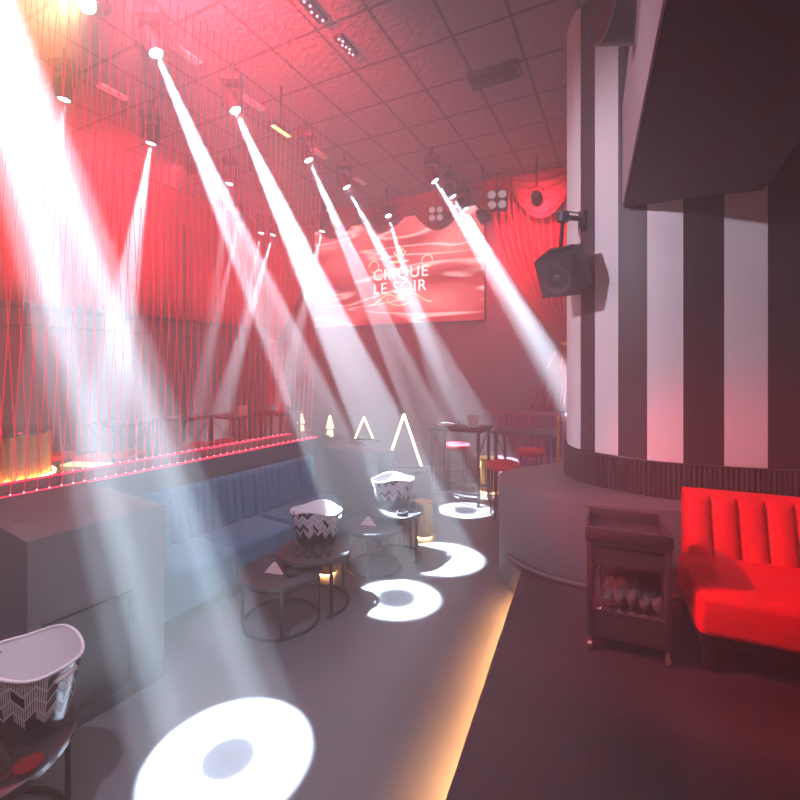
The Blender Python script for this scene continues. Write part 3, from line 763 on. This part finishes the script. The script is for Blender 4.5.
# plum banquette and brass posts far right
bq = thing('curved_banquette', 'plum curved banquette with fluted back beyond the bar tables', 'sofa'); bq.location = bw(1.95, .42); bq.rotation_euler = (0,0,RR)
cushion(-1.0,.75,-.55,.10,.12,.50,'seat',M['purple'],bq,.05)
b, n = fluted(-1.0,.75,.12,.0,.22,.45,1.22,.06,.03); b.box(-1.0,.75,.12,.22,.12,1.20); b.build('backrest', M['purple'], bq)
b = MB(); b.grid(24, 10, lambda i, j: (.75+.28*math.sin(PI/2*i), .22-.75*i**1.5, .1+(1.12-.55*i)*j)); b.build('arm', M['purple'], bq, solid=.08)
MB().box(-.95,.72,-.50,.20,0,.12).build('base', M['blockdark'], bq, smooth=False)
for k, u in enumerate((559,567.5)):
    p = atY(u, 470, 5.35)
    t = thing('brass_post', ('left', 'right')[k]+' brass post of the pair standing behind the rounded plinth', 'post', (p.x,p.y,0))
    b = MB(); b.cyl((0,0,.02),(0,0,1.38),.016,seg=14); b.build('shaft', M['gold'], t)
    b = MB(); b.sphere((0,0,1.41), .030); b.build('finial', M['gold'], t)
    MB().cyl((0,0,0),(0,0,.02),.028,seg=24).build('base', M['gold'], t)

# ------------------------------------------------------------------ stage end: screen, curtains, swags
S0, S1, SZ0, SZ1 = -3.05, .95, 2.90, 5.12
scn = thing('video_screen', 'wide video screen showing red silk and a white logo', 'screen'); scn.location = bw((S0+S1)/2, .10, (SZ0+SZ1)/2); scn.rotation_euler = (0,0,RR)
hw, hh = (S1-S0)/2, (SZ1-SZ0)/2
MB().box(-hw,hw,0,.08,-hh,hh).build('panel', M['blockdark'], scn, smooth=False)
MB().box(-hw+.01,hw-.01,-.006,-.001,-hh+.01,hh-.01).build('display', M['screen'], scn, smooth=False)
logo_m = emitter('logo_white', (1,.86,.84), 2.4); gold_m = emitter('logo_gold', (1,.72,.42), 1.8)
def text(body, size, x, z, name):
    cu = bpy.data.curves.new(name, 'FONT'); cu.body = body; cu.size = size; cu.align_x = 'CENTER'; cu.extrude = .002; cu.offset = -.002; cu.space_character = 1.12
    o = bpy.data.objects.new(name, cu); C.objects.link(o)
    dg = bpy.context.evaluated_depsgraph_get(); me = bpy.data.meshes.new_from_object(o.evaluated_get(dg)); bpy.data.objects.remove(o)
    me.materials.clear(); me.materials.append(logo_m)
    me.transform(Matrix.Rotation(R_(90),4,'X')); o = bpy.data.objects.new(name, me); C.objects.link(o); o.parent = scn; o.location = (x,-.012,z); return o
lx = -.85-(S0+S1)/2; lz = 3.85-(SZ0+SZ1)/2
text('CIRQUE', .33, lx, lz+.0, 'lettering'); text('LE', .33, lx-.47, lz-.29, 'lettering'); text('SOIR', .33, lx+.22, lz-.29, 'lettering')
b = MB()
for k in range(5):
    a = (k-2)*.28; b.tube([(lx,-.014,lz+.36),(lx+.22*math.sin(a),-.014,lz+.36+.26*math.cos(a)*(1-.12*abs(k-2)))], .012, 6); b.sphere((lx+.24*math.sin(a),-.014,lz+.36+.28*math.cos(a)*(1-.12*abs(k-2))), .025, 1,.3,1, 10)
b.box(lx-.2,lx+.2,-.018,-.012,lz+.33,lz+.37); b.build('crown', gold_m, scn)
b = MB()
for sg in (-1,1):
    b.tube([(lx+sg*(.05+.68*t),-.014,lz-.42+.10*math.sin(t*PI*1.6)-.06*t*0) for t in [k/16 for k in range(17)]], .012, 6)
    b.tube([(lx+sg*(.62+.12*math.cos(t*PI*1.7)),-.014,lz+.30+.12*math.sin(t*PI*1.7)) for t in [k/14 for k in range(15)]], .010, 6)
b.tube([(lx+.3*math.cos(PI+t*PI),-.014,lz-.40+.16*math.sin(PI+t*PI)) for t in [k/16 for k in range(17)]], .010, 6)
b.build('flourish', gold_m, scn)

def drape(name, label, sa, sb, gather, z0, z1, zg, folds, off=.16, amp=.05, gw=.22):
    """curtain from the ceiling, swept sideways to a tie at height zg, tail below it"""
    t = thing(name, label, 'curtain')
    def f(i, j):
        z = z1+(z0-z1)*j
        if z >= zg: k = ((z1-z)/(z1-zg))**1.9
        else: k = 1-.45*min(1, (zg-z)/(zg-z0+1e-6))
        s_top = sa+(sb-sa)*i; s_g = gather+(i-.5)*gw
        s = s_top*(1-k)+s_g*k
        a = amp*(1-.5*k); o = off+a*math.sin(i*folds*2*PI)+.012*math.sin(i*folds*5.3*PI+j*4)
        return bw(s, o, z)
    b = MB(); b.grid(folds*12, 40, f); b.build('drape', M['curtain'], t, solid=.006)
    b = MB(); b.torus((0,0,0), gw*.42, .022, seg=24, sy=.6); o = b.build('tie_back', M['gold'], t); o.location = bw(gather, off, zg); o.rotation_euler = (0,0,RR)
    return t
drape('stage_curtain', 'red tied back curtain to the right of the video screen', 1.10, 2.75, 2.42, 1.25, 5.2, 2.42, 13)
drape('stage_curtain', 'red tied back curtain to the left of the video screen', -4.3, -2.95, -4.15, 1.1, 5.2, 2.6, 11, off=.30)
# left wall curtain: hung from the ceiling to the ledge
lc = thing('wall_curtain', 'long red pleated curtain hanging above the ledge of the left wall', 'curtain')
b = MB(); b.grid(70*8, 6, lambda i, j: LW(10*(1-i), .17+.035*math.sin(i*70*2*PI)+.015*math.sin(i*171), 2.95+(CEIL-.03-2.95)*j)); b.build('drape', M['curtain'], lc, solid=.006)
MB().tube([LW(10, .17, CEIL-.03), LW(0.2, .17, CEIL-.03)], .018).build('curtain_rod', M['metal'], lc)
pb = MB(); p = LW(2.55, .26); pb.cyl((p.x,p.y,2.70),(p.x,p.y,4.75),.03); tag(pb.build('hanging_pipe', M['metal']), 'dark vertical pipe hanging before the left red curtain', 'pipe')
# swags
def swag(sa, sb, ztop, dropc, off, label, tilt=0.):
    t = thing('curtain_swag', label, 'curtain', group='swags along the top of the stage')
    def f(i, j):
        c = math.sin(PI*i); s = sa+.012+(sb-sa-.024)*i
        z = ztop-(.30+dropc*c)*j+tilt*i
        return bw(s, off+.05*c+.05*math.sin(j*5*2*PI)*(.35+.65*c)*(.3+.7*j)*.6+.05*c*j, z)
    b = MB(); b.grid(28, 40, f); b.build('swag_cloth', M['swag'], t, solid=.006)
swz = 5.44
for sa, sb, dp, lab in ((-2.88,-1.75,.36,'leftmost swag hanging above the video screen'),(-1.75,-.5,.40,'swag hanging above the middle of the video screen'),(-.5,.75,.50,'deep swag hanging above the right end of the video screen'),(.75,1.5,.34,'narrow swag hanging between video screen and red curtain'),(1.5,2.6,.55,'red lit swag hanging above the tied back right curtain')):
    swag(sa, sb, swz, dp, .30, lab)

# ------------------------------------------------------------------ lights and their fixtures
def gobo(li, k, mid):
    broad = mid < 0; mid = abs(mid)
    li.use_nodes = True; nt = li.node_tree; e = nt.nodes['Emission']
    tc = nt.nodes.new('ShaderNodeTexCoord'); sx = nt.nodes.new('ShaderNodeSeparateXYZ'); nt.links.new(tc.outputs['Normal'], sx.inputs[0])
    r = mnode(nt, 'DIVIDE', mnode(nt, 'SQRT', mnode(nt, 'ADD', mnode(nt, 'POWER', sx.outputs['X'], 2), mnode(nt, 'POWER', sx.outputs['Y'], 2))), mnode(nt, 'ABSOLUTE', sx.outputs['Z']))
    r = mnode(nt, 'DIVIDE', r, k)
    rp = nt.nodes.new('ShaderNodeValToRGB'); nt.links.new(r, rp.inputs[0]); cr = rp.color_ramp
    cr.elements[0].position = 0; cr.elements[0].color = (mid,mid,mid,1); cr.elements[1].position = 1; cr.elements[1].color = (0,0,0,1)
    stops = ((.30,mid*1.4),(.42,1.),(.64,1.),(.72,.22),(.78,.22),(.83,.42),(.93,.32)) if broad else ((.36,mid*1.4),(.44,.4),(.53,.4),(.60,max(.12,mid)),(.66,.9),(.85,1.),(.90,.25))
    for p, v in stops:
        x = cr.elements.new(p); x.color = (v,v,v,1)
    nt.links.new(rp.outputs[0], e.inputs['Strength'])
def spot(name, loc, tgt, power, col, half, blend=.05, rad=.03, ring=0):
    li = bpy.data.lights.new(name, 'SPOT'); li.energy = power; li.color = col; li.spot_size = 2*R_(half); li.spot_blend = blend; li.shadow_soft_size = rad
    o = bpy.data.objects.new(name, li); C.objects.link(o); o.location = loc
    o.rotation_euler = (Vector(tgt)-Vector(loc)).to_track_quat('-Z','Y').to_euler()
    if ring: gobo(li, math.tan(R_(half)), ring)
    return o
WHITE = (.66,.84,1.0)
def moving_head(loc, tgt, label, lens='lens', group='beam lights under the ceiling'):
    t = thing('beam_light', label, 'stage light', loc, 0, group)
    d = (Vector(tgt)-Vector(loc)).normalized(); q = d.to_track_quat('-Z','Y')
    Mx = q.to_matrix().to_4x4()
    b = MB(); b.lathe([(0,.16),(.05,.15),(.085,.10),(.085,-.06),(.075,-.10),(.06,-.10),(.06,-.085),(0,-.085)], 20, mtx=Mx); b.build('head', M['blockdark'], t)
    b = MB(); b.lathe([(0,-.09),(.058,-.09)], 20, mtx=Mx); b.build('lens', M[lens], t)
    b = MB(); b.box(-.11,-.095,-.03,.03,-.03,.22); b.box(.095,.11,-.03,.03,-.03,.22); b.box(-.11,.11,-.03,.03,.205,.22); b.build('yoke', M['metal'], t, smooth=False)
    b = MB(); b.box(-.12,.12,-.09,.09,.221,.30,bev=.01); b.build('base', M['blockdark'], t)
    b = MB(); b.cyl((0,0,.30),(0,0,CEIL-loc[2]-.001),.02); b.build('drop_pipe', M['metal'], t)
    return t, Vector(loc)+d*.12
FZ = 5.0
def src(u, v, z=FZ): Y = (z-H)*F/(365-v); return Vector(((u-400)*Y/F, Y, z))
BEAMS = [ # source, target, half angle, power, ring, lens, label
 (Vector((-2.10,1.74,5.0)), at(228,758,0), 4.8, 24000, -.04, 'lens', 'beam light above the left edge whose ring lands nearest the camera'),
 (src(152,44), at(396,598,0), 4.0, 17000, .05, 'lens', 'beam light at the top of the first full beam, left of the row'),
 (src(232,103), at(439,558,0), 4.7, 26000, .5, 'lens', 'beam light at the top of the brightest beam, crossing the white tub'),
 (src(306,154), at(465,510,0), 4.0, 15000, .06, 'lens', 'beam light third along the right leaning row'),
 (src(344,182), at(511,490,0), 3.8, 10000, 0, 'lens', 'beam light fourth along the right leaning row'),
 (src(387,212), bw(1.2,1.6,0), 3.4, 6000, 0, 'lensfar', 'beam light farthest along the row, before the screen logo'),
 (src(432,176), Vector((3.5,6.6,0)), 4.2, 9000, 0, 'lens', 'beam light nearest of the three aiming at the right curtain foot'),
 (src(450,192), Vector((3.6,7.2,0)), 3.6, 9000, 0, 'lensfar', 'beam light in the middle of the three aiming at the right curtain foot'),
 (src(463,205), Vector((3.7,7.3,0)), 3.6, 9000, 0, 'lensfar', 'beam light farthest of the three aiming at the right curtain foot'),
 (src(65,91), at(20,560,0), 3.2, 3500, 0, 'lensfar', 'beam light with a faint left leaning beam near the left edge'),
 (src(152,136), at(88,520,0), 4.6, 9000, 0, 'lens', 'beam light with the wide left leaning beam before the red curtain'),
 (src(230,178), at(190,500,0), 2.6, 2500, 0, 'lensfar', 'beam light with a faint short beam above the brightest beam'),
 (src(240,219), Vector((-4.2,8.6,0)), 2.6, 5000, 0, 'lensfar', 'beam light with thin beam leaning left over the plates table'),
 (src(262,229), at(214,466,0), 2.8, 4500, 0, 'lensfar', 'beam light second of the thin left leaning beams by the far corner'),
 (src(274,231), at(205,466,0), 3.2, 9000, 0, 'lensfar', 'beam light with the broader left leaning beam beside the brightest beam'),
 (src(323,227), at(268,462,0), 3.0, 7000, 0, 'lensfar', 'beam light left leaning at the edge of the video screen'),
]
BK = 4.2
for k, (s, t, ha, pw, ring, lens, lab) in enumerate(BEAMS):
    th, lp = moving_head(s, t, lab, lens); spot('beam', lp, t, pw*BK, WHITE, ha, .12, .02, ring)

def par_can(loc, tgt, label, lens, scale=1.):
    t = thing('par_light', label, 'stage light', loc, 0, 'wash lights under the ceiling')
    d = (Vector(tgt)-Vector(loc)).normalized(); Mx = d.to_track_quat('-Z','Y').to_matrix().to_4x4()
    b = MB(); b.lathe([(0,.14),(.06,.14),(.095,.06),(.10,-.10),(.093,-.10),(.088,-.02),(0,-.02)], 24, mtx=Mx); b.build('can', M['blockdark'], t)
    b = MB(); b.lathe([(0,-.06),(.087,-.06)], 24, mtx=Mx); b.build('lens', M[lens], t)
    b = MB(); b.tube([(.11,0,0),(.115,0,.16),(0,0,.20),(-.115,0,.16),(-.11,0,0)], .010, 6); b.build('yoke', M['metal'], t)
    b = MB(); b.cyl((0,0,.20),(0,0,CEIL-loc[2]-.001),.014); b.build('drop_pipe', M['metal'], t)
    return Vector(loc)+d*.13
RED = (1,.045,.075)
WASH = [ # loc, tgt, power, colour, half, lens, label
 (src(95,3,5.2), Vector((-3.4,.6,3.2)), 1300, (1,.36,.13), 48, 'warmlens', 'warm glaring wash light at the top left of the picture'),
 (Vector((-4.6,3.6,5.1)), Vector((-5.2,8.5,4.2)), 1000, RED, 48, 'redlens', 'red wash light over the left edge aimed down the left curtain'),
 (Vector((-3.2,6.9,5.1)), Vector((-4.9,6.6,4.4)), 480, RED, 60, 'redlens', 'red wash light before the middle of the left curtain'),
 (Vector((-1.9,3.0,5.05)), Vector((-1.7,6.0,5.75)), 2600, RED, 58, 'redlens', 'red wash light grazing the ceiling left of centre'),
 (bw(2.05,.95,4.75), bw(2.0,.1,4.6), 260, RED, 70, 'redlens', 'red wash light before the right stage swag'),
 (bw(1.15,.9,4.6), bw(1.7,.1,3.6), 240, RED, 65, 'redlens', 'red wash light before the right stage curtain'),
 (Vector((-2.75,2.75,3.75)), Vector((2.45,2.75,.8)), 2400, (1,.045,.075), 16, 'redlens', 'red wash light beyond the left edge aimed across at the red sofa'),
 (Vector((-2.3,1.5,4.2)), Vector((2.2,3.8,2.6)), 900, (.88,.76,.94), 30, 'dimlens', 'pale wash light beyond the left edge aimed at the striped wall'),  # added out-of-view fill to brighten the white stripes, no known lamp
 (Vector((-1.3,.1,5.2)), Vector((-.7,3.7,0)), 750, (.78,.76,1.0), 33, 'dimlens', 'pale wash light overhead aimed at the dance floor'),  # added out-of-view lilac fill that lifts the floor and haze
]
for loc, tgt, pw, col, ha, lens, lab in WASH:
    lp = par_can(loc, tgt, lab, lens); spot('wash', lp, tgt, pw, col, ha, .8, .05)

# ceiling details
def matrix_light(u, v, lab, n):
    p = Vector((0,0,0)); Y = (CEIL-H)*F/(365-v); p = Vector(((u-400)*Y/F, Y, CEIL-.05))
    t = thing('red_matrix_light', lab, 'stage light', p, RR)
    MB().box(-.05,.05,-.16,.16,.02,.049).build('housing', M['metal'], t, smooth=False)
    for k in range(n):
        b = MB(); b.sphere((.02*math.sin(k*2.1), -.13+.26*k/(n-1), .016), .012, seg=10); b.build('diode', M['leddot'], t)
matrix_light(346,44,'red diode bar on the ceiling, the longer of two',7); matrix_light(313,8,'red diode bar at the very top of the ceiling view',5)
b = MB()
for k, (u, v, lab) in enumerate(((186,53,'pale ceiling plate beside the first beam light'),(253,102,'pale ceiling plate beside the brightest beam light'),(113,91,'pale ceiling plate below the warm glaring light'),(320,153,'pale ceiling plate beside the third beam light'),(360,180,'pale ceiling plate beside the fourth beam light'))):
    Y = (CEIL-H)*F/(365-v); t = thing('ceiling_plate', lab, 'ceiling plate', ((u-400)*Y/F, Y, CEIL-.03), RR+R_(90))
    MB().box(-.17,.17,-.055,.055,0,.029,bev=.006).build('cover', M['whiteplastic'], t); MB().box(-.15,.15,-.04,.04,-.004,-.0005).build('grille', M['paper'], t, smooth=False)
vt = thing('ceiling_vent', 'dark rectangular air vent in the tiled ceiling', 'vent', (1.10,5.2,CEIL-.06), RR)
MB().box(-.30,.30,-.14,.14,0,.059,bev=.01).build('frame', M['blockdark'], vt)
for k in range(6): MB().box(-.27,.27,-.115+k*.042,-.095+k*.042,-.012,-.001).build('slat', M['metal'], vt, smooth=False)
am = thing('amber_bar_light', 'small amber bar light hanging between the brightest and third beam lights', 'stage light', src(281,131,4.9), RR+R_(90))
MB().box(-.16,.16,-.03,.03,0,.06).build('housing', M['metal'], am, smooth=False); MB().box(-.15,.15,-.025,.025,-.006,-.001).build('lens', M['amberlens'], am, smooth=False)
MB().cyl((0,0,.06),(0,0,CEIL-4.9-.001),.012).build('drop_pipe', M['metal'], am)
p = am.location; spot('amber', p-Vector((0,0,.03)), p+Vector((.15,0,-2)), 250, (1,.25,.08), 22, .8, .05)
for u, v, Y, lab, s in ((497,200,7.85,'four lamp blinder hanging before the right stage curtain',1),(436,214,8.2,'four lamp blinder hanging above the right end of the screen',.8)):
    c = atY(u, v, Y); t = thing('blinder_light', lab, 'stage light', c, R_(-12)); t.scale = (s,s,s)
    MB().box(-.19,.19,.0,.08,-.19,.19,bev=.01).build('housing', M['blockdark'], t)
    for sx in (-1,1):
        for sz in (-1,1):
            mt = Matrix.Translation((sx*.09,-.002,sz*.09)) @ Matrix.Rotation(R_(90),4,'X')
            rg = MB().lathe([(.082,0),(.082,.03),(.07,.03),(.07,0)], 24, mtx=mt).build('lamp_ring', M['chrome'], t)
            MB().lathe([(0,.004),(.069,.004)], 24, mtx=mt).build('lamp_lens', M['dimlens'], rg)
    MB().cyl((0,.04,.19),(0,.04,(CEIL-c.z)/s-.001),.014).build('drop_pipe', M['metal'], t)

# ------------------------------------------------------------------ haze, camera, view
wd = bpy.data.worlds.new('hazy_air'); sc.world = wd; wd.use_nodes = True; nt = wd.node_tree
bg = nt.nodes['Background']; bg.inputs['Color'].default_value = (0,0,0,1); bg.inputs['Strength'].default_value = 0
vs = nt.nodes.new('ShaderNodeVolumeScatter'); vs.inputs['Density'].default_value = .056; vs.inputs['Anisotropy'].default_value = .25; vs.inputs['Color'].default_value = (1,1,1,1)
nt.links.new(vs.outputs[0], nt.nodes['World Output'].inputs['Volume'])

cam = bpy.data.cameras.new('camera'); co = bpy.data.objects.new('camera', cam); C.objects.link(co)
co.location = (0,0,H); co.rotation_euler = (R_(90),0,0)
cam.sensor_width = 36; cam.sensor_fit = 'HORIZONTAL'; cam.lens = 36*F/800; cam.shift_y = -35/800; cam.clip_start = .05
sc.camera = co
sc.view_settings.view_transform = 'Standard'; sc.view_settings.look = 'None'; sc.view_settings.gamma = 1; sc.view_settings.use_curve_mapping = False
sc.view_settings.exposure = 0.0
cy_ = sc.cycles
cy_.use_denoising = True
try: cy_.denoiser = 'OPENIMAGEDENOISE'
except Exception: pass
cy_.max_bounces = 8; cy_.volume_bounces = 2; cy_.diffuse_bounces = 3; cy_.glossy_bounces = 3; cy_.transmission_bounces = 6
cy_.sample_clamp_indirect = 4; cy_.caustics_reflective = False; cy_.caustics_refractive = False
cy_.use_light_tree = True
